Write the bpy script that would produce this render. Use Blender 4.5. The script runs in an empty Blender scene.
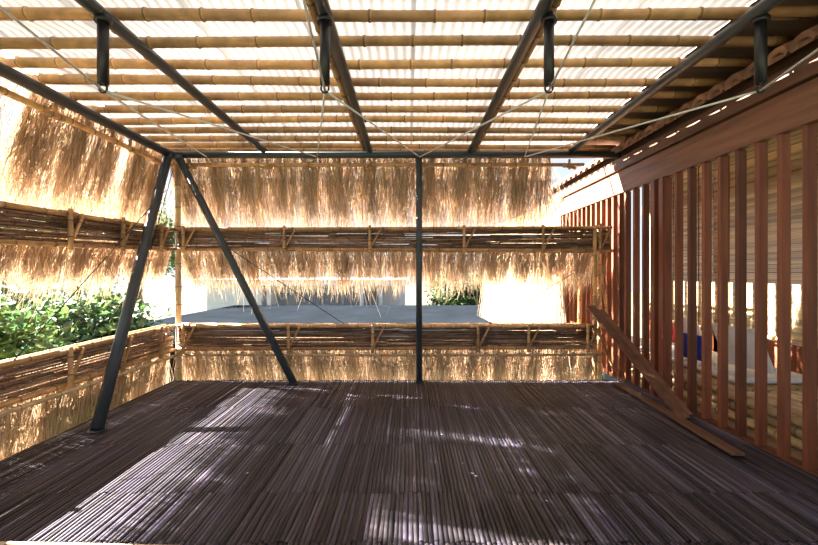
import bpy, math, random
import numpy as np
from mathutils import Vector, Matrix
random.seed(7)
R = random.Random(11)
sc = bpy.context.scene
sc.view_settings.view_transform = 'Standard'
sc.view_settings.look = 'None'
sc.view_settings.exposure = 0.0

# ------------------------------------------------------------ materials
def mat(name, col, rough=0.6, var=0.25, nscale=(8, 8, 8), metallic=0.0, transl=0.0,
        bump=0.0, vcol=False, spec=0.5, col2=None):
    m = bpy.data.materials.new(name); m.use_nodes = True
    nt = m.node_tree; N = nt.nodes; L = nt.links
    N.clear()
    out = N.new('ShaderNodeOutputMaterial')
    b = N.new('ShaderNodeBsdfPrincipled')
    b.inputs['Roughness'].default_value = rough
    b.inputs['Metallic'].default_value = metallic
    b.inputs['Specular IOR Level'].default_value = spec
    tc = N.new('ShaderNodeTexCoord'); mp = N.new('ShaderNodeMapping')
    mp.inputs['Scale'].default_value = nscale
    nz = N.new('ShaderNodeTexNoise'); nz.inputs['Scale'].default_value = 1.0
    nz.inputs['Detail'].default_value = 5
    L.new(tc.outputs['Object'], mp.inputs['Vector']); L.new(mp.outputs[0], nz.inputs['Vector'])
    rp = N.new('ShaderNodeValToRGB')
    c1 = tuple(max(0, c*(1-var)) for c in col)+(1,)
    c2 = tuple(min(1, c*(1+var)) for c in (col2 or col))+(1,)
    rp.color_ramp.elements[0].position = 0.3; rp.color_ramp.elements[0].color = c1
    rp.color_ramp.elements[1].position = 0.7; rp.color_ramp.elements[1].color = c2
    L.new(nz.outputs['Fac'], rp.inputs['Fac'])
    src = rp.outputs['Color']
    if vcol:
        at = N.new('ShaderNodeAttribute'); at.attribute_name = 'Col'
        mx = N.new('ShaderNodeMixRGB'); mx.blend_type = 'MULTIPLY'; mx.inputs[0].default_value = 1
        L.new(src, mx.inputs[1]); L.new(at.outputs['Color'], mx.inputs[2]); src = mx.outputs[0]
    L.new(src, b.inputs['Base Color'])
    if bump:
        bp = N.new('ShaderNodeBump'); bp.inputs['Strength'].default_value = bump
        bp.inputs['Distance'].default_value = 0.01
        L.new(nz.outputs['Fac'], bp.inputs['Height']); L.new(bp.outputs[0], b.inputs['Normal'])
    if transl > 0:
        t = N.new('ShaderNodeBsdfTranslucent'); L.new(src, t.inputs['Color'])
        ms = N.new('ShaderNodeMixShader'); ms.inputs[0].default_value = transl
        L.new(b.outputs[0], ms.inputs[1]); L.new(t.outputs[0], ms.inputs[2])
        L.new(ms.outputs[0], out.inputs[0])
    else:
        L.new(b.outputs[0], out.inputs[0])
    return m

M = {}
M['bamboo'] = mat('bamboo_tan', (0.54, 0.32, 0.145), 0.42, 0.3, (9, 9, 9), vcol=True)
M['bamboo_pale'] = mat('bamboo_pale', (0.55, 0.42, 0.25), 0.45, 0.25, (9, 9, 9), vcol=True)
M['bamboo_dark'] = mat('bamboo_dark_splits', (0.20, 0.125, 0.08), 0.5, 0.4, (6, 6, 30), vcol=True)
M['floor'] = mat('floor_bamboo', (0.056, 0.043, 0.040), 0.40, 0.55, (1.6, 0.7, 2), vcol=True, spec=0.32, col2=(.048, .043, .058))  # purple-blue second tone puts the sky's sheen into the floor colour
M['steel'] = mat('painted_steel', (0.040, 0.052, 0.06), 0.38, 0.15, (5, 5, 5), spec=0.5)
M['black'] = mat('black_steel', (0.012, 0.012, 0.014), 0.4, 0.1)
M['cable'] = mat('cable_steel', (0.72, 0.72, 0.68), 0.45, 0.1)
M['thatch'] = mat('thatch_straw', (0.62, 0.475, 0.315), 0.65, 0.2, (3, 3, 3), transl=0.26, vcol=True, spec=0.3)
M['sheet'] = mat('roof_sheet_translucent', (0.83, 0.81, 0.78), 0.5, 0.2, (1.1, 1.6, 1), transl=0.08, vcol=True)
M['sheetshade'] = mat('roof_shade_sheet', (0.17, 0.12, 0.09), 0.7, 0.3, (2, 12, 2))  # dark colour stands in for shade under the neighbouring roof
M['wood'] = mat('reddish_hardwood', (0.21, 0.072, 0.036), 0.45, 0.3, (22, 22, 1.6), vcol=True)
M['beam'] = mat('beam_hardwood', (0.19, 0.095, 0.055), 0.5, 0.35, (20, 1.2, 20), vcol=True)
M['tile'] = mat('clay_tile', (0.32, 0.16, 0.095), 0.75, 0.4, (7, 7, 7))
M['blind'] = mat('bamboo_blind', (0.76, 0.58, 0.34), 0.7, 0.18, (1, 2, 90), transl=0.5, vcol=True)
M['white'] = mat('white_cotton', (0.82, 0.80, 0.78), 0.8, 0.06, transl=0)
M['blue'] = mat('blue_fabric', (0.015, 0.04, 0.32), 0.7, 0.2)
M['red'] = mat('red_fabric', (0.5, 0.03, 0.04), 0.7, 0.2)
M['leaf'] = mat('leaf_green', (0.075, 0.15, 0.05), 0.4, 0.4, (2, 2, 2), transl=0.35, vcol=True)
M['bark'] = mat('bark', (0.06, 0.045, 0.03), 0.9, 0.3)
M['roofslab'] = mat('roof_slab', (0.012, 0.015, 0.019), 1.0, 0.2, (1.5, 1.5, 1.5), spec=0.0)
M['plaster'] = mat('plaster_white', (0.58, 0.62, 0.65), 0.9, 0.06, (1, 1, 1), spec=.1)
M['greypanel'] = mat('grey_panel', (0.22, 0.25, 0.28), 0.8, 0.1, (20, 1, 1), spec=.1)
M['ground'] = mat('ground_soil', (0.11, 0.10, 0.075), 0.9, 0.3, (0.6, 0.6, 0.6), col2=(0.09, 0.11, 0.06), spec=.1)
M['roomfloor'] = mat('room_floor', (0.36, 0.25, 0.15), 0.6, 0.2, (10, 1, 1))
M['paper'] = mat('paper', (0.8, 0.8, 0.78), 0.8, 0.05)

# ------------------------------------------------------------ mesh builder
class MB:
    def __init__(s): s.v = []; s.f = []; s.c = []; s.smooth = []
    def face(s, idx, c, sm=False): s.f.append(idx); s.c.append(c); s.smooth.append(sm)
    def ring(s, c, ax, r, n, a0=0.0):
        ax = ax.normalized()
        up = Vector((0, 0, 1)) if abs(ax.z) < 0.9 else Vector((1, 0, 0))
        u = ax.cross(up).normalized(); w = u.cross(ax)
        b = len(s.v)
        for i in range(n):
            a = a0+2*math.pi*i/n
            s.v.append(tuple(c+u*(math.cos(a)*r)+w*(math.sin(a)*r)))
        return b
    def path(s, pts, rads, n=12, col=(1, 1, 1), cols=None, cap=True):
        pts = [Vector(p) for p in pts]; bs = []
        for i, p in enumerate(pts):
            a = pts[min(i+1, len(pts)-1)]-pts[max(i-1, 0)]
            bs.append(s.ring(p, a, rads[i], n))
        for i in range(len(bs)-1):
            c = cols[i] if cols else col
            for k in range(n):
                k2 = (k+1) % n
                s.face((bs[i]+k, bs[i]+k2, bs[i+1]+k2, bs[i+1]+k), c, True)
        if cap:
            c = cols[0] if cols else col
            s.face(tuple(bs[0]+k for k in reversed(range(n))), c)
            s.face(tuple(bs[-1]+k for k in range(n)), c)
    def tube(s, p0, p1, r, r1=None, n=12, col=(1, 1, 1)):
        s.path([p0, p1], [r, r1 if r1 else r], n, col)
    def bamboo(s, p0, p1, r, r1=None, node=0.34, n=10, bow=0.012, tint=None):
        """culm with swollen nodes, darker rings and a slight natural bow"""
        p0 = Vector(p0); p1 = Vector(p1); r1 = r1 or r*0.85
        L = (p1-p0).length; d = (p1-p0)/L
        side = d.cross(Vector((0.3, 0.2, 1))).normalized()
        up = side.cross(d)
        A = R.uniform(-bow, bow); B = R.uniform(-bow, bow); ph = R.uniform(0, 6)
        t = R.uniform(0.05, node); pts = []; rr = []; cc = []
        def P(x): 
            q = x/L
            return p0+d*x+side*(A*math.sin(q*math.pi*2+ph))+up*(B*math.sin(q*math.pi*1.3+ph))
        tint = tint or R.uniform(0.7, 1.25)
        def add(x, k, c): pts.append(P(x)); rr.append((r+(r1-r)*x/L)*k); cc.append(c)
        add(0, 1, (tint,)*3)
        while t < L-0.03:
            g = tint*R.uniform(0.78, 1.15)
            body = (g, g*R.uniform(.93, 1.0), g*R.uniform(.8, 1.0))
            dk = (g*0.5, g*0.45, g*0.40)
            add(t-0.012, 1.0, dk); add(t-0.004, 1.16, dk); add(t+0.004, 1.14, (g*1.2,)*3)
            add(t+0.014, 0.98, body)
            t += node*R.uniform(0.8, 1.15)
        add(L, 1, (tint,)*3)
        s.path(pts, rr, n, cols=cc)
    def box(s, p0, p1, wdir, w, h, col=(1, 1, 1)):
        """beam from p0 to p1; w along wdir, h along the third axis (centred)"""
        p0 = Vector(p0); p1 = Vector(p1); a = (p1-p0).normalized()
        wd = Vector(wdir); wd = (wd-a*wd.dot(a)).normalized(); hd = a.cross(wd)
        b = len(s.v)
        for p in (p0, p1):
            for i, j in ((-1, -1), (1, -1), (1, 1), (-1, 1)):
                s.v.append(tuple(p+wd*(i*w/2)+hd*(j*h/2)))
        for q in ((0, 3, 2, 1), (4, 5, 6, 7), (0, 1, 5, 4), (1, 2, 6, 5), (2, 3, 7, 6), (3, 0, 4, 7)):
            s.face(tuple(b+k for k in q), col)
    def abox(s, x0, x1, y0, y1, z0, z1, col=(1, 1, 1)):
        s.box(((x0+x1)/2, y0, (z0+z1)/2), ((x0+x1)/2, y1, (z0+z1)/2), (1, 0, 0), abs(x1-x0), abs(z1-z0), col)
    def obj(s, name, m, parent=None, bevel=0):
        me = bpy.data.meshes.new(name)
        me.from_pydata(s.v, [], s.f); 
        at = me.attributes.new('Col', 'FLOAT_COLOR', 'CORNER')
        cnt = np.array([len(f) for f in s.f])
        arr = np.ones((len(s.f), 4), dtype=np.float32)
        arr[:, :3] = np.array(s.c, dtype=np.float32)
        at.data.foreach_set('color', np.repeat(arr, cnt, axis=0).ravel())
        me.polygons.foreach_set('use_smooth', s.smooth)
        me.materials.append(m); me.update()
        o = bpy.data.objects.new(name, me); sc.collection.objects.link(o)
        if bevel:
            bv = o.modifiers.new('bevel', 'BEVEL'); bv.width = bevel; bv.segments = 2
        if parent: o.parent = parent
        return o
def empty(name, loc=(0, 0, 0)):
    e = bpy.data.objects.new(name, None); sc.collection.objects.link(e); return e
def single(name, m, fn, bevel=0, parent=None):
    b = MB(); fn(b); return b.obj(name, m, parent, bevel)

# world dimensions (metres). Deck front-to-back along Y, storey floor at z=0
XL, XR, YB = -3.28, 3.02, 5.46

# ------------------------------------------------------------ floor
b = MB()
w = 0.029
x = XL+0.0
while x < XR:
    y0 = -1.2
    cuts = [1.1, 2.18, 2.67, 3.42, 4.36, YB]
    for y1 in cuts:
        e0 = y0; e1 = y1-0.004+R.uniform(-.012, .012) if y1 < YB else YB+R.uniform(-.03, .01)
        rr = w*0.49*R.uniform(0.76, 1.05); g = R.choice((.25, .5, .8, 1.0, 1.2, 1.5))*R.uniform(.85, 1.15)
        if R.random() < 0.05: g *= 2.0
        col = (g, g*R.uniform(0.92, 1.0), g*R.uniform(0.85, 1.15))
        xo = x+w/2+R.uniform(-.003, .003)
        dx = R.uniform(-.006, .006); zo = R.uniform(-.005, .002)
        base = len(b.v); n = 6
        ymid = (e0+e1)/2
        for (yy, ddx) in ((e0, 0), (ymid, dx), (e1, 0)):
            for k in range(n):
                a = math.pi*k/(n-1)
                b.v.append((xo+ddx+math.cos(a)*rr, yy, -0.012+zo+math.sin(a)*rr*0.8))
        for sgm in range(2):
            for k in range(n-1):
                q = base+sgm*n+k
                b.face((q, q+1, q+1+n, q+n), col, True)
        y0 = e1+0.004
    x += w
b.abox(XL, XR, -1.2, YB, -0.05, -0.015, (0.2, 0.18, 0.16))
for yy in [-1.0+0.55*i for i in range(12)]:
    b.abox(XL, XR, yy, yy+0.08, -0.16, -0.05, (1.5, 1.2, 1))
b.obj('floor', M['floor'])
single('floor_edge_bamboo', M['bamboo_pale'], lambda b: b.bamboo((-3.2, 2.15, 0.012), (-1.25, 2.12, 0.006), 0.016, n=8))

# ------------------------------------------------------------ ceiling
def ceil_sheet(name, xa, xb, m, y0=-1.0, y1=5.8, z=3.415):
    b = MB(); st = 0.019; nx = int((xb-xa)/st)
    ys = [y0]; 
    while ys[-1] < y1-0.03: ys.append(min(y1, ys[-1]+0.04))
    for j, yy in enumerate(ys):
        sag = 0.018*math.sin(((yy-2.76) % 0.32)/0.32*math.pi)
        for i in range(nx+1):
            xx = xa+i*st
            b.v.append((xx, yy, z+0.006*math.sin(xx/0.076*2*math.pi)-sag))
    for j in range(len(ys)-1):
        for i in range(nx):
            q = j*(nx+1)+i; xx = xa+i*st
            g = 0.6 if (xx % 0.82) < 0.04 else 1.0
            g *= 0.92+0.08*math.sin(xx*2.3+ys[j]*1.7)
            b.face((q, q+1, q+nx+2, q+nx+1), (g, g, g), True)
    return b.obj(name, m)
ceil_sheet('ceiling', -3.75, 2.42, M['sheet'])
single('ceiling_shade_sheet', M['sheetshade'], lambda b: b.abox(2.42, 3.3, -1.0, 5.8, 3.395, 3.43))  # opaque dark sheet added in place of the shade from the roof above
yy = -0.76
while yy < 5.75:
    single('bamboo_purlin', M['bamboo'], lambda b: b.bamboo((-3.72, yy, 3.325), (2.98, yy+R.uniform(-.02, .02), 3.325), 0.043, 0.034, bow=0.02, node=.42))
    yy += 0.32
b = MB()
for i in range(14):
    y0 = 1.8+0.32*i
    b.bamboo((-3.6, y0+.065, 3.345), (2.9, y0+.065+R.uniform(-.02, .05), 3.345), .016, n=6, bow=.012, tint=R.uniform(.4, .75))
b.obj('ceiling_laths', M['bamboo'])
for i, xr in enumerate((-2.02, -0.55, 0.86, 2.27)):
    single('steel_rafter', M['steel'], lambda b: b.tube((xr, -1.0, 3.2), (xr, 5.46, 3.2), 0.043, n=20))
    sgn = -1 if xr < 0 else 1
    single('bamboo_rafter', M['bamboo'], lambda b: b.bamboo((xr+sgn*0.082, -1.0, 3.245), (xr+sgn*0.082, 5.5, 3.245), 0.036, bow=.006, tint=0.8))
single('steel_edge_beam', M['steel'], lambda b: b.tube((-3.33, -1.0, 3.17), (-3.33, 5.46, 3.15), 0.055, n=20))
single('steel_back_beam', M['steel'], lambda b: b.tube((-3.38, 5.46, 3.15), (2.95, 5.46, 3.15), 0.05, n=20))
single('bamboo_edge_beam', M['bamboo'], lambda b: (b.bamboo((-3.42, -1.0, 3.04), (-3.42, 5.5, 3.02), 0.035), b.bamboo((-3.46, -1.0, 3.24), (-3.46, 5.5, 3.24), 0.034)))
single('bamboo_back_beam', M['bamboo'], lambda b: (b.bamboo((-3.5, 5.58, 3.04), (2.5, 5.58, 3.04), 0.03), b.bamboo((-3.5, 5.57, 3.24), (2.9, 5.57, 3.24), 0.033)))
b = MB()
for xr in (-3.1, -2.02, -0.55, 0.14, 0.86, 2.27):
    b.bamboo((xr-0.09, 5.52, 3.01), (xr+0.09, 5.52, 2.98), 0.026, n=8, node=.1)
    b.tube((xr, 5.52, 2.96), (xr, 5.52, 3.10), 0.018, n=8)
for yr in (1.6, 2.7, 3.7, 4.7):
    b.bamboo((-3.36, yr-0.09, 3.0), (-3.36, yr+0.09, 2.98), 0.026, n=8, node=.1)
    b.tube((-3.36, yr, 2.95), (-3.36, yr, 3.1), 0.018, n=8)
b.obj('bamboo_brackets', M['bamboo'])

# ------------------------------------------------------------ steel posts / struts
def strut(name, p0, p1, r):
    b = MB(); b.tube(p0, p1, r, n=24)
    p0 = Vector(p0)
    b.tube((p0.x, p0.y, 0.0), (p0.x, p0.y, 0.012), r*1.3, n=20)
    p1 = Vector(p1); b.tube(p1-Vector((0, 0, .03)), p1+Vector((0, 0, .03)), r*1.25, n=16)
    return b.obj(name, M['steel'])
strut('steel_strut', (-2.96, 3.70, 0.01), (-3.34, 5.40, 3.11), 0.056)
strut('steel_strut', (-1.56, 5.27, 0.01), (-3.20, 5.42, 3.10), 0.05)
strut('steel_post', (0.14, 5.36, 0.01), (0.14, 5.44, 3.12), 0.043)
single('bamboo_corner_post', M['bamboo_pale'], lambda b: b.bamboo((-3.30, 5.58, -0.3), (-3.30, 5.58, 3.05), 0.042, node=.3))

# ------------------------------------------------------------ hanging kingposts and cables
hooks = [(-2.0, 2.55), (-0.55, 2.55), (0.915, 2.55), (2.30, 2.55)]
for hx, hy in hooks:
    def f(b):
        b.tube((hx, hy, 2.73), (hx, hy, 3.19), 0.033, n=16)
        b.tube((hx, hy, 3.13), (hx, hy, 3.16), 0.05, n=16)
        pts = [(hx+0.026*math.cos(a), hy, 2.705+0.03*math.sin(a)) for a in [math.radians(100+34*k) for k in range(11)]]
        b.path(pts, [0.007]*len(pts), 6)
    single('kingpost_hanger', M['black'], f)
def cable(p0, p1):
    single('guy_cable', M['cable'], lambda b: b.tube(p0, p1, 0.0075, n=6))
H = [(h[0], h[1], 2.69) for h in hooks]
cable(H[0], (-1.27, 5.40, 3.10)); cable(H[0], (-2.8, 5.40, 3.10))
cable(H[1], (-1.27, 5.40, 3.10)); cable(H[1], (0.15, 5.40, 3.10))
cable(H[2], (0.15, 5.40, 3.10)); cable(H[2], (1.6, 5.40, 3.10))
cable(H[3], (1.6, 5.40, 3.10))
cable(H[0], (-2.2, 0.5, 3.2)); cable(H[1], (-0.52, 1.15, 3.2)); cable(H[2], (1.0, 1.15, 3.2)); cable(H[3], (2.5, 0.5, 3.2))
def wire(p0, p1): single('bracing_wire', M['black'], lambda b: b.tube(p0, p1, 0.005, n=5))
wire((-2.6, 5.43, 1.9), (-0.9, 5.43, 0.78)); wire((-3.24, 5.2, 2.6), (-3.24, 3.2, 0.78))
wire((1.1, 5.42, 0.78), (2.3, 5.42, 1.5)); wire((-3.24, 4.9, 1.8), (-3.24, 5.35, 2.9))

# ------------------------------------------------------------ railing bands
def band(name, p0, p1, q0, q1, outn, braces):
    """p0,p1 top pole ends; q0,q1 bottom pole ends; outn outward direction"""
    root = empty(name)
    p0, p1, q0, q1, o = map(Vector, (p0, p1, q0, q1, outn))
    b = MB()
    for off in (0, 0.13):
        b.bamboo(p0+o*off, p1+o*off, 0.028); b.bamboo(q0+o*off, q1+o*off, 0.026)
    for t in braces:
        P = p0.lerp(p1, t); Q = q0.lerp(q1, t); a = (p1-p0).normalized()
        b.bamboo(Q-o*.045-Vector((0, 0, .05)), P-o*.045+Vector((0, 0, .04)), 0.024, n=8, node=.15, bow=0)
        b.bamboo(Q-o*.04, P-o*.04+a*0.16, 0.016, n=8, node=.2, bow=0)
        b.bamboo(P+a*-.1-o*.03, P+a*.1-o*.03, 0.02, n=8, node=.1, bow=0)
    b.obj('poles', M['bamboo'], root)
    b = MB(); k = 15
    for i in range(k):
        t = (i+0.6)/(k+0.2)
        for off in (0.03, 0.07):
            L = (p1-p0).length; s0 = 0.0
            while s0 < L-0.1:
                s1 = min(L, s0+R.uniform(0.9, 2.4))
                A = p0.lerp(q0, t).lerp(p1.lerp(q1, t), s0/L); B = p0.lerp(q0, t).lerp(p1.lerp(q1, t), s1/L)
                j = Vector((0, 0, R.uniform(-.008, .008))); j2 = Vector((0, 0, R.uniform(-.008, .008)))
                if R.random() < 0.95:
                    b.bamboo(A+o*off+j, B+o*off+j2, R.uniform(.008, .013), n=5, bow=.006, node=.25, tint=R.uniform(.5, 2.0))
                s0 = s1
    b.obj('split_infill', M['bamboo_dark'], root)
    return root
band('railing_back_upper', (-3.28, 5.5, 2.11), (2.86, 5.5, 2.13), (-3.28, 5.5, 1.83), (2.86, 5.5, 1.81), (0, 1, 0), [0.02, .25, .445, .66, .84, .97])
band('railing_back_lower', (-3.28, 5.5, 0.75), (2.62, 5.5, 0.74), (-3.28, 5.5, 0.42), (2.62, 5.5, 0.44), (0, 1, 0), [0.02, .27, .47, .72, .84, .98])
band('railing_left_upper', (-3.30, 0.2, 2.0), (-3.30, 5.5, 2.11), (-3.30, 0.2, 1.64), (-3.30, 5.5, 1.83), (-1, 0, 0), [.1, .3, .5, .67, .80, .93])
band('railing_left_lower', (-3.30, 0.2, 0.74), (-3.30, 5.5, 0.75), (-3.30, 0.2, 0.44), (-3.30, 5.5, 0.42), (-1, 0, 0), [.1, .3, .5, .67, .80, .93])
single('bamboo_handrail', M['bamboo_pale'], lambda b: (b.bamboo((-3.22, 0.2, 0.40), (-3.22, 5.4, 0.36), 0.022)))
single('bamboo_handrail', M['bamboo_pale'], lambda b: (b.bamboo((-3.22, 5.44, 0.34), (2.7, 5.44, 0.36), 0.018)))
def endframe(b):
    for xx, y in ((2.62, 5.5), (2.80, 5.75), (2.62, 6.0)):
        b.bamboo((xx, y, -0.1), (xx, y, 2.16), 0.032)
    b.bamboo((2.62, 5.5, 2.08), (2.62, 6.3, 2.08), 0.025); b.bamboo((2.62, 5.5, .7), (2.62, 6.3, .7), 0.025)
    b.bamboo((2.64, 5.45, 1.8), (2.86, 5.6, 0.8), 0.018, bow=0); b.bamboo((2.60, 5.45, 0.8), (2.84, 5.6, 1.8), 0.018, bow=0)
    b.bamboo((2.64, 5.45, 0.7), (2.9, 5.5, 0.1), 0.02, bow=0)
single('bamboo_end_frame', M['bamboo'], endframe)

# ------------------------------------------------------------ thatch
def thatch(name, a, c, out, z_top, z_bot, spread, dens=1200, wid=0.0052, rag=0.10, sun_holes=(), bright=1.0, wisps=0.0):
    """fringe hanging from the line a->c (xy), leaning outward 'spread'"""
    a = Vector(a); c = Vector(c); o = Vector(out); L = (c-a).length; d = (c-a)/L
    V = []; F = []; C = []
    n = int(L*dens)
    ph = R.uniform(0, 9)
    for i in range(n):
        s = R.random()*L
        start = R.choice((0, 0, 0.0, .12, .25, .4))
        zt = z_top-(z_top-z_bot)*start
        clump = 0.03*math.sin(s*9+ph)+0.035*math.sin(s*23+ph*2)+0.025*math.sin(s*51)+.02*math.sin(s*4.1+1)
        zb = z_bot+clump+R.gauss(0, rag*0.5)-(rag*1.9*R.random()**5)
        if R.random() < wisps: zb -= abs(R.gauss(0, .16))
        if start == 0 and R.random() < .5: zb = z_top-(z_top-z_bot)*R.uniform(.5, .9)
        if zb > zt-0.1: zb = zt-0.1
        lean = R.gauss(0, 0.10)+0.06*math.sin(s*14+ph)+.04*math.sin(s*37)
        yaw = R.gauss(0, 0.6)
        t0 = (z_top-zt)/(z_top-z_bot); t1 = (z_top-zb)/(z_top-z_bot)
        off0 = spread*t0+R.uniform(0, 0.05); off1 = spread*t1+R.gauss(0.0, 0.03)
        base = a+d*s
        A = base+o*off0; B = base+o*off1+d*lean*(zt-zb)*1.6
        mid = (A+B)/2+o*R.uniform(0, .03)+d*R.uniform(-.016, .016)
        zm = (zt+zb)/2
        hit = False
        for (hs, hz, rs, rz) in sun_holes:
            if abs((base).y-hs) < rs and zb < hz+rz and zt > hz-rz: hit = True
        if hit and R.random() < 0.95: continue
        wv = (d*math.cos(yaw)+o*math.sin(yaw))*wid*R.uniform(.6, 1.3)
        q = len(V)
        for P, z, k in ((A, zt, 1), (mid, zm, .9), (B, zb, .3)):
            V.append((P.x-wv.x*k/2, P.y-wv.y*k/2, z)); V.append((P.x+wv.x*k/2, P.y+wv.y*k/2, z))
        F += [(q, q+1, q+3, q+2), (q+2, q+3, q+5, q+4)]
        g = R.uniform(.4, 1.35)*bright
        col = (g, g*R.uniform(.92, 1.02), g*R.uniform(.8, 1.15))
        C += [col, tuple(x*1.08 for x in col)]
    b = MB(); b.v = V; b.f = F; b.c = C; b.smooth = [False]*len(F)
    return b.obj(name, M['thatch'])
thatch('thatch_fringe', (-3.5, 5.64), (2.05, 5.64), (0, 1), 3.29, 2.23, 0.30, dens=1450, rag=.13, wisps=.05)
thatch('thatch_fringe', (-3.4, 5.70), (2.75, 5.70), (0, 1), 1.90, 1.35, 0.22, dens=1200, rag=.13, wisps=.04)
thatch('thatch_fringe', (-3.4, 5.70), (2.75, 5.70), (0, 1), 0.55, -0.35, 0.20, dens=1100, rag=.10)
thatch('thatch_fringe', (-3.50, 0.2), (-3.50, 5.8), (-1, 0), 3.29, 2.18, 0.34, dens=1750, rag=.15, wisps=.05,
       sun_holes=((4.95, 2.50, .09, .05), (3.50, 2.55, .15, .08)))  # thinned spots added so that sun patches reach the middle of the floor
thatch('thatch_fringe', (-3.50, 0.2), (-3.50, 5.8), (-1, 0), 1.88, 1.42, 0.16, dens=1500, rag=.11, wisps=.03)
thatch('thatch_fringe', (-3.50, 0.2), (-3.50, 5.8), (-1, 0), 0.56, -0.6, 0.24, dens=1350, rag=.10)
thatch('thatch_side_screen', (2.40, 6.15), (2.15, 10.0), (-1, 0), 2.6, -0.3, 0.2, dens=1100, wid=.006, rag=.10, bright=1.1)
single('screen_top_pole', M['bamboo'], lambda b: b.bamboo((2.42, 6.15, 2.64), (2.17, 10, 2.64), .03))

# ------------------------------------------------------------ right building: slat screen
b = MB()
yy = 2.34
while yy < 8.2:
    g = R.uniform(.65, 1.35)
    b.abox(3.0, 3.075, yy-0.022, yy+0.022, 0.0, 2.62, (g, g*.95, g*.9))
    yy += 0.205 if yy < 5.4 else 0.17
for yp in (4.62, 4.78):
    b.abox(2.98, 3.09, yp-0.04, yp+0.04, 0.0, 2.62, (.95, .8, .75))
b.abox(3.0, 3.10, 1.6, 8.2, -0.04, 0.012, (.6, .6, .6))
b.obj('wooden_slat_screen', M['wood'], bevel=0.004)
b = MB()
b.abox(2.98, 3.06, -0.5, 8.3, 2.62, 2.93, (1.25, 1.15, 1.1))
b.abox(2.94, 3.02, -0.5, 8.3, 2.94, 3.10, (.8, .75, .7))
b.abox(3.00, 3.06, -0.5, 8.3, 2.93, 3.30, (.35, .33, .3))
b.obj('eave_fascia_beam', M['beam'], bevel=0.006)
b = MB()
yy = 0.2
while yy < 8.2:
    n = 7
    for seg in range(5):
        xa = 2.82+seg*0.36; xb = xa+0.40; za = 3.14+seg*0.20; zb = za+0.215
        base = len(b.v)
        for (xx, zz, rr) in ((xa, za, .095), (xb, zb, .07)):
            for i in range(n):
                a = math.pi*i/(n-1)
                b.v.append((xx, yy+math.cos(a)*rr, zz+math.sin(a)*rr*.9))
        for (xx, zz, rr) in ((xa, za-.018, .075), (xb, zb-.018, .055)):
            for i in range(n):
                a = math.pi*i/(n-1)
                b.v.append((xx, yy+math.cos(a)*rr, zz+math.sin(a)*rr*.75))
        for i in range(n-1):
            b.face((base+i, base+i+1, base+n+i+1, base+n+i), (1, 1, 1), True)
            b.face((base+2*n+i, base+3*n+i, base+3*n+i+1, base+2*n+i+1), (1, 1, 1), True)
            b.face((base+i, base+2*n+i, base+2*n+i+1, base+i+1), (1, 1, 1))
    yy += 0.2
b.box((2.86, 4.2, 3.16), (5.4, 4.2, 4.56), (0, 1, 0), 8.2, 0.03)
b.obj('clay_tile_roof', M['tile'])

single('floor_side_room', M['roomfloor'], lambda b: b.abox(3.1, 5.6, 0.0, 9.0, -0.05, -0.005))
def blinds(b):
    for (y0, y1, zb) in ((0.5, 2.3, .72), (2.36, 4.3, .6), (4.36, 6.22, .65), (6.24, 8.1, .62)):
        z = zb; k = 0
        while z < 3.9:
            g = R.uniform(.55, 1.15)
            b.abox(4.86, 4.868, y0, y1, z, z+0.024, (g, g, g)); z += 0.0262; k += 1
        b.tube((4.85, y0, zb-.02), (4.85, y1, zb-.02), 0.03, n=10)
        for yc in (y0+.3, (y0+y1)/2, y1-.3): b.abox(4.85, 4.86, yc-.008, yc+.008, zb, 3.9, (.4, .3, .2))
single('bamboo_roll_blinds', M['blind'], blinds)
def posts(b):
    for yc in (0.45, 2.33, 4.33, 6.23, 8.15): b.abox(4.9, 5.0, yc-.05, yc+.05, 0, 4.2, (1, 1, 1))
    b.abox(4.88, 5.0, .4, 8.2, 2.72, 2.86, (.9, .9, .9)); b.abox(4.9, 5.0, .4, 8.2, 0.0, .58, (1.2, 1.1, 1))
single('side_room_frame', M['wood'], posts)
def bench(b):
    for i, z in enumerate((.05, .145, .24)):
        b.bamboo((3.30+.02*(i % 2), 2.0, z), (3.30+.02*(i % 2), 7.2, z), 0.046, .044)
    for i in range(9):
        b.bamboo((3.36+.1*i, 2.0, .30), (3.36+.1*i, 7.2, .30), 0.044)
single('bamboo_daybed', M['bamboo_pale'], bench)
def soft(name, c, s, m, rot=0, tilt=0):
    import bmesh
    me = bpy.data.meshes.new(name); o = bpy.data.objects.new(name, me); sc.collection.objects.link(o)
    bm = bmesh.new(); bmesh.ops.create_cube(bm, size=1)
    bmesh.ops.subdivide_edges(bm, edges=bm.edges[:], cuts=7, use_grid_fill=True)
    for v in bm.verts:
        x, y, z = v.co
        e = (1-(2*abs(x))**3.2)*(1-(2*abs(y))**3.2)
        v.co.z = z*(0.12+0.88*max(e, 0)**.5)+0.02*math.sin(9*x+4*y)
        v.co.x *= 1-.12*(1-(2*abs(y))**2)*0.6; v.co.y *= 1-.12*(1-(2*abs(x))**2)*0.6
    bm.to_mesh(me); bm.free()
    for p in me.polygons: p.use_smooth = True
    mod = o.modifiers.new('s', 'SUBSURF'); mod.levels = 1; mod.render_levels = 1
    o.scale = s; o.location = c; o.rotation_euler = (0, tilt, rot); me.materials.append(m)
    return o
single('white_mattress', M['white'], lambda b: b.abox(3.36, 4.2, 4.0, 6.4, .352, .42), bevel=.03)
soft('white_cushion', (3.65, 4.28, .68), (.50, .55, .22), M['white'], .2, math.radians(70))
soft('white_cushion', (3.78, 5.25, .68), (.48, .5, .2), M['white'], -.2, math.radians(70))
soft('blue_cushion', (3.44, 4.72, .60), (.34, .42, .18), M['blue'], .1, math.radians(75))
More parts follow.
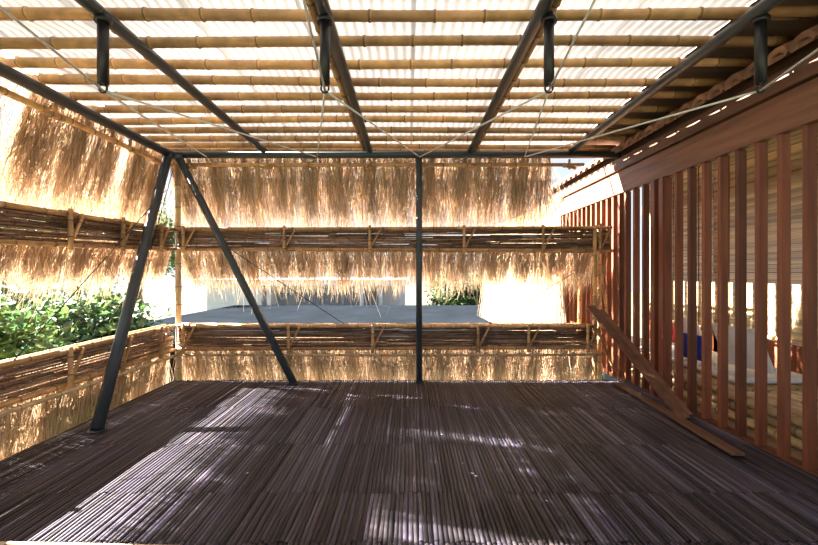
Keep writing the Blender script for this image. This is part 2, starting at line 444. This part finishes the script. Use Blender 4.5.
soft('red_cushion', (3.9, 6.0, .66), (.45, .42, .18), M['red'], .1, math.radians(75))

# ------------------------------------------------------------ boards by the right corner
single('leaning_board', M['beam'], lambda b: b.box((2.52, 5.42, 1.03), (2.80, 3.95, 0.015), (1, 0, 0), .12, .022, (.8, .75, .75)), bevel=.003)
single('leaning_board', M['beam'], lambda b: b.box((2.66, 5.43, 0.98), (2.90, 4.05, 0.015), (1, 0, 0), .10, .022, (1.2, 1.2, 1.2)), bevel=.003)
single('floor_board', M['beam'], lambda b: b.box((2.78, 5.2, 0.03), (2.66, 3.15, 0.03), (1, 0, 0), .11, .022, (.8, .8, .8)), bevel=.003)

b = MB()
for (x, y, s) in ((.47, 2.9, .018), (.49, 2.86, .014), (.42, 3.05, .012), (.9, 2.55, .012), (.3, 3.6, .012), (-1.2, 2.9, .01), (.62, 4.1, .012)):
    a = R.uniform(0, 3); q = len(b.v)
    for k in range(4):
        an = a+k*math.pi/2+R.uniform(-.3, .3); b.v.append((x+math.cos(an)*s, y+math.sin(an)*s*.7, .006+R.uniform(0, .006)))
    b.face((q, q+1, q+2, q+3), (1, 1, 1))
b.obj('paper_scraps', M['paper'])

# ------------------------------------------------------------ outside
def gnd(b):
    b.v += [(-60, -30, -3), (60, -30, -3), (60, 90, -3), (-60, 90, -3)]; b.face((0, 1, 2, 3), (1, 1, 1))
single('ground', M['ground'], gnd)
def slab(b):
    b.abox(-6.4, 3.0, 6.8, 14.3, -0.1, 0.3)
    b.abox(-6.0, 2.8, 7.0, 14.2, -3, -0.1, (1, 1, 1))
single('neighbouring_flat_roof', M['roofslab'], slab)
e = empty('neighbouring_building')
def bw(b):
    b.abox(-8.5, -0.2, 17.0, 22, -3, 1.0)
    b.abox(-8.9, 0.0, 16.3, 22.3, 0.95, 1.2)
    b.abox(-8.5, -6.2, 16.4, 17.0, -3, 1.0)
    for xx in (-5.9, -2.0, -1.2, -.35): b.abox(xx-.08, xx+.08, 16.4, 16.55, -3, .95)
single('walls', M['plaster'], bw, parent=e)
def bp(b):
    for (x0, x1) in ((-5.7, -2.2),):
        n = int((x1-x0)/.1)
        for i in range(n): b.abox(x0+i*.1, x0+i*.1+.1, 16.85, 16.97 if i % 2 else 16.93, -.6, .62, (.9, .9, .9) if i % 2 else (1.05,)*3)
    b.abox(-1.9, -1.35, 16.9, 16.98, -1, .7, (.5, .5, .5))
single('louvre_panels', M['greypanel'], bp, parent=e)

def tree(name, base, centre, rad, n, ls=0.16, tint=1.0):
    root = empty(name); base = Vector(base); c = Vector(centre)
    b = MB()
    b.path([base, base.lerp(c, .5)+Vector((.1, .1, 0)), c], [.12, .09, .04], 8)
    tips = []
    for i in range(26):
        v = Vector((R.gauss(0, 1), R.gauss(0, 1), R.gauss(0, 1))).normalized()*R.uniform(.5, 1)
        t = c+Vector((v.x*rad[0], v.y*rad[1], v.z*rad[2])); tips.append(t)
        s = base.lerp(c, R.uniform(.55, 1))
        b.path([s, (s+t)/2+Vector((0, 0, .12)), t], [.03, .018, .006], 5)
    b.obj('trunk', M['bark'], root)
    b = MB()
    for i in range(n):
        t = R.choice(tips); r = min(rad)*.5
        p = t+Vector((R.gauss(0, r*.6), R.gauss(0, r*.6), R.gauss(0, r*.55)))
        d = Vector((R.gauss(0, 1), R.gauss(0, 1), R.gauss(-.3, .6))).normalized()
        s = d.cross(Vector((R.gauss(0, 1), R.gauss(0, 1), R.gauss(0, 1)))).normalized()
        l = ls*R.uniform(.6, 1.3); w_ = l*.22; q = len(b.v)
        up = d.cross(s)*l*.06
        for vv in (p, p+d*l*.4+s*w_-up, p+d*l, p+d*l*.4-s*w_-up, p+d*l*.42+up): b.v.append(tuple(vv))
        g = R.uniform(.5, 1.6)*tint; col = (g*R.uniform(.8, 1.5), g, g*R.uniform(.6, 1.3))
        b.face((q, q+1, q+4), col); b.face((q+1, q+2, q+4), col); b.face((q+2, q+3, q+4), col); b.face((q+3, q, q+4), col)
    b.obj('leaves', M['leaf'], root)
tree('leafy_tree', (-6.0, 5.2, -3), (-5.7, 5.0, 0.15), (1.0, 1.3, .9), 4600, .19)
tree('leafy_tree', (-6.4, 7.6, -3), (-6.4, 7.2, 0.35), (1.3, 1.2, 1.0), 4600, .19)
tree('leafy_tree', (-7.5, 5.0, -3), (-7.5, 4.4, 0.1), (1.2, 1.8, 1.1), 3800, .2)
tree('leafy_tree', (-10, 8.2, -3), (-10, 8.2, 2.3), (2.0, 1.8, 1.1), 4000, .22)
tree('leafy_tree', (-11.5, 16.5, -3), (-11.5, 16.5, 3.0), (2.0, 1.2, 1.5), 3600, .26)
tree('leafy_tree', (-14.5, 17, -3), (-14.5, 17, 2.8), (2.4, 2, 1.8), 3600, .3)
tree('shrub', (2.2, 17.5, -3), (2.2, 17.5, .4), (1.2, 1.0, 1.0), 4200, .22, .8)
tree('shrub', (4.8, 19, -3), (4.8, 19, .6), (1.7, 1.0, 1.2), 3500, .24, .8)

# ------------------------------------------------------------ light
w_ = bpy.data.worlds.new('sky'); sc.world = w_; w_.use_nodes = True
nt = w_.node_tree; nt.nodes.clear()
o = nt.nodes.new('ShaderNodeOutputWorld'); bg = nt.nodes.new('ShaderNodeBackground')
tcn = nt.nodes.new('ShaderNodeTexCoord'); sep = nt.nodes.new('ShaderNodeSeparateXYZ')
rp = nt.nodes.new('ShaderNodeValToRGB')
rp.color_ramp.elements[0].position = 0.0; rp.color_ramp.elements[0].color = (.94, .98, 1.0, 1)
rp.color_ramp.elements[1].position = 0.7; rp.color_ramp.elements[1].color = (.42, .61, 1.0, 1)
nt.links.new(tcn.outputs['Generated'], sep.inputs[0]); nt.links.new(sep.outputs['Z'], rp.inputs['Fac'])
nt.links.new(rp.outputs[0], bg.inputs['Color']); bg.inputs['Strength'].default_value = 1.12
nt.links.new(bg.outputs[0], o.inputs[0])
sd = bpy.data.lights.new('sun', 'SUN'); sd.energy = 84; sd.angle = math.radians(.53); sd.color = (1, .95, .88)
so = bpy.data.objects.new('sun', sd); sc.collection.objects.link(so)
so.rotation_euler = Vector((-0.75, 0.25, 0.51)).to_track_quat('Z', 'Y').to_euler()

# ------------------------------------------------------------ camera
cd = bpy.data.cameras.new('camera'); cd.sensor_width = 36; cd.lens = 390/818*36; cd.clip_end = 300
co = bpy.data.objects.new('camera', cd); sc.collection.objects.link(co)
co.location = (0, 0, 1.5); co.rotation_euler = (math.radians(90), 0, 0)
sc.camera = co
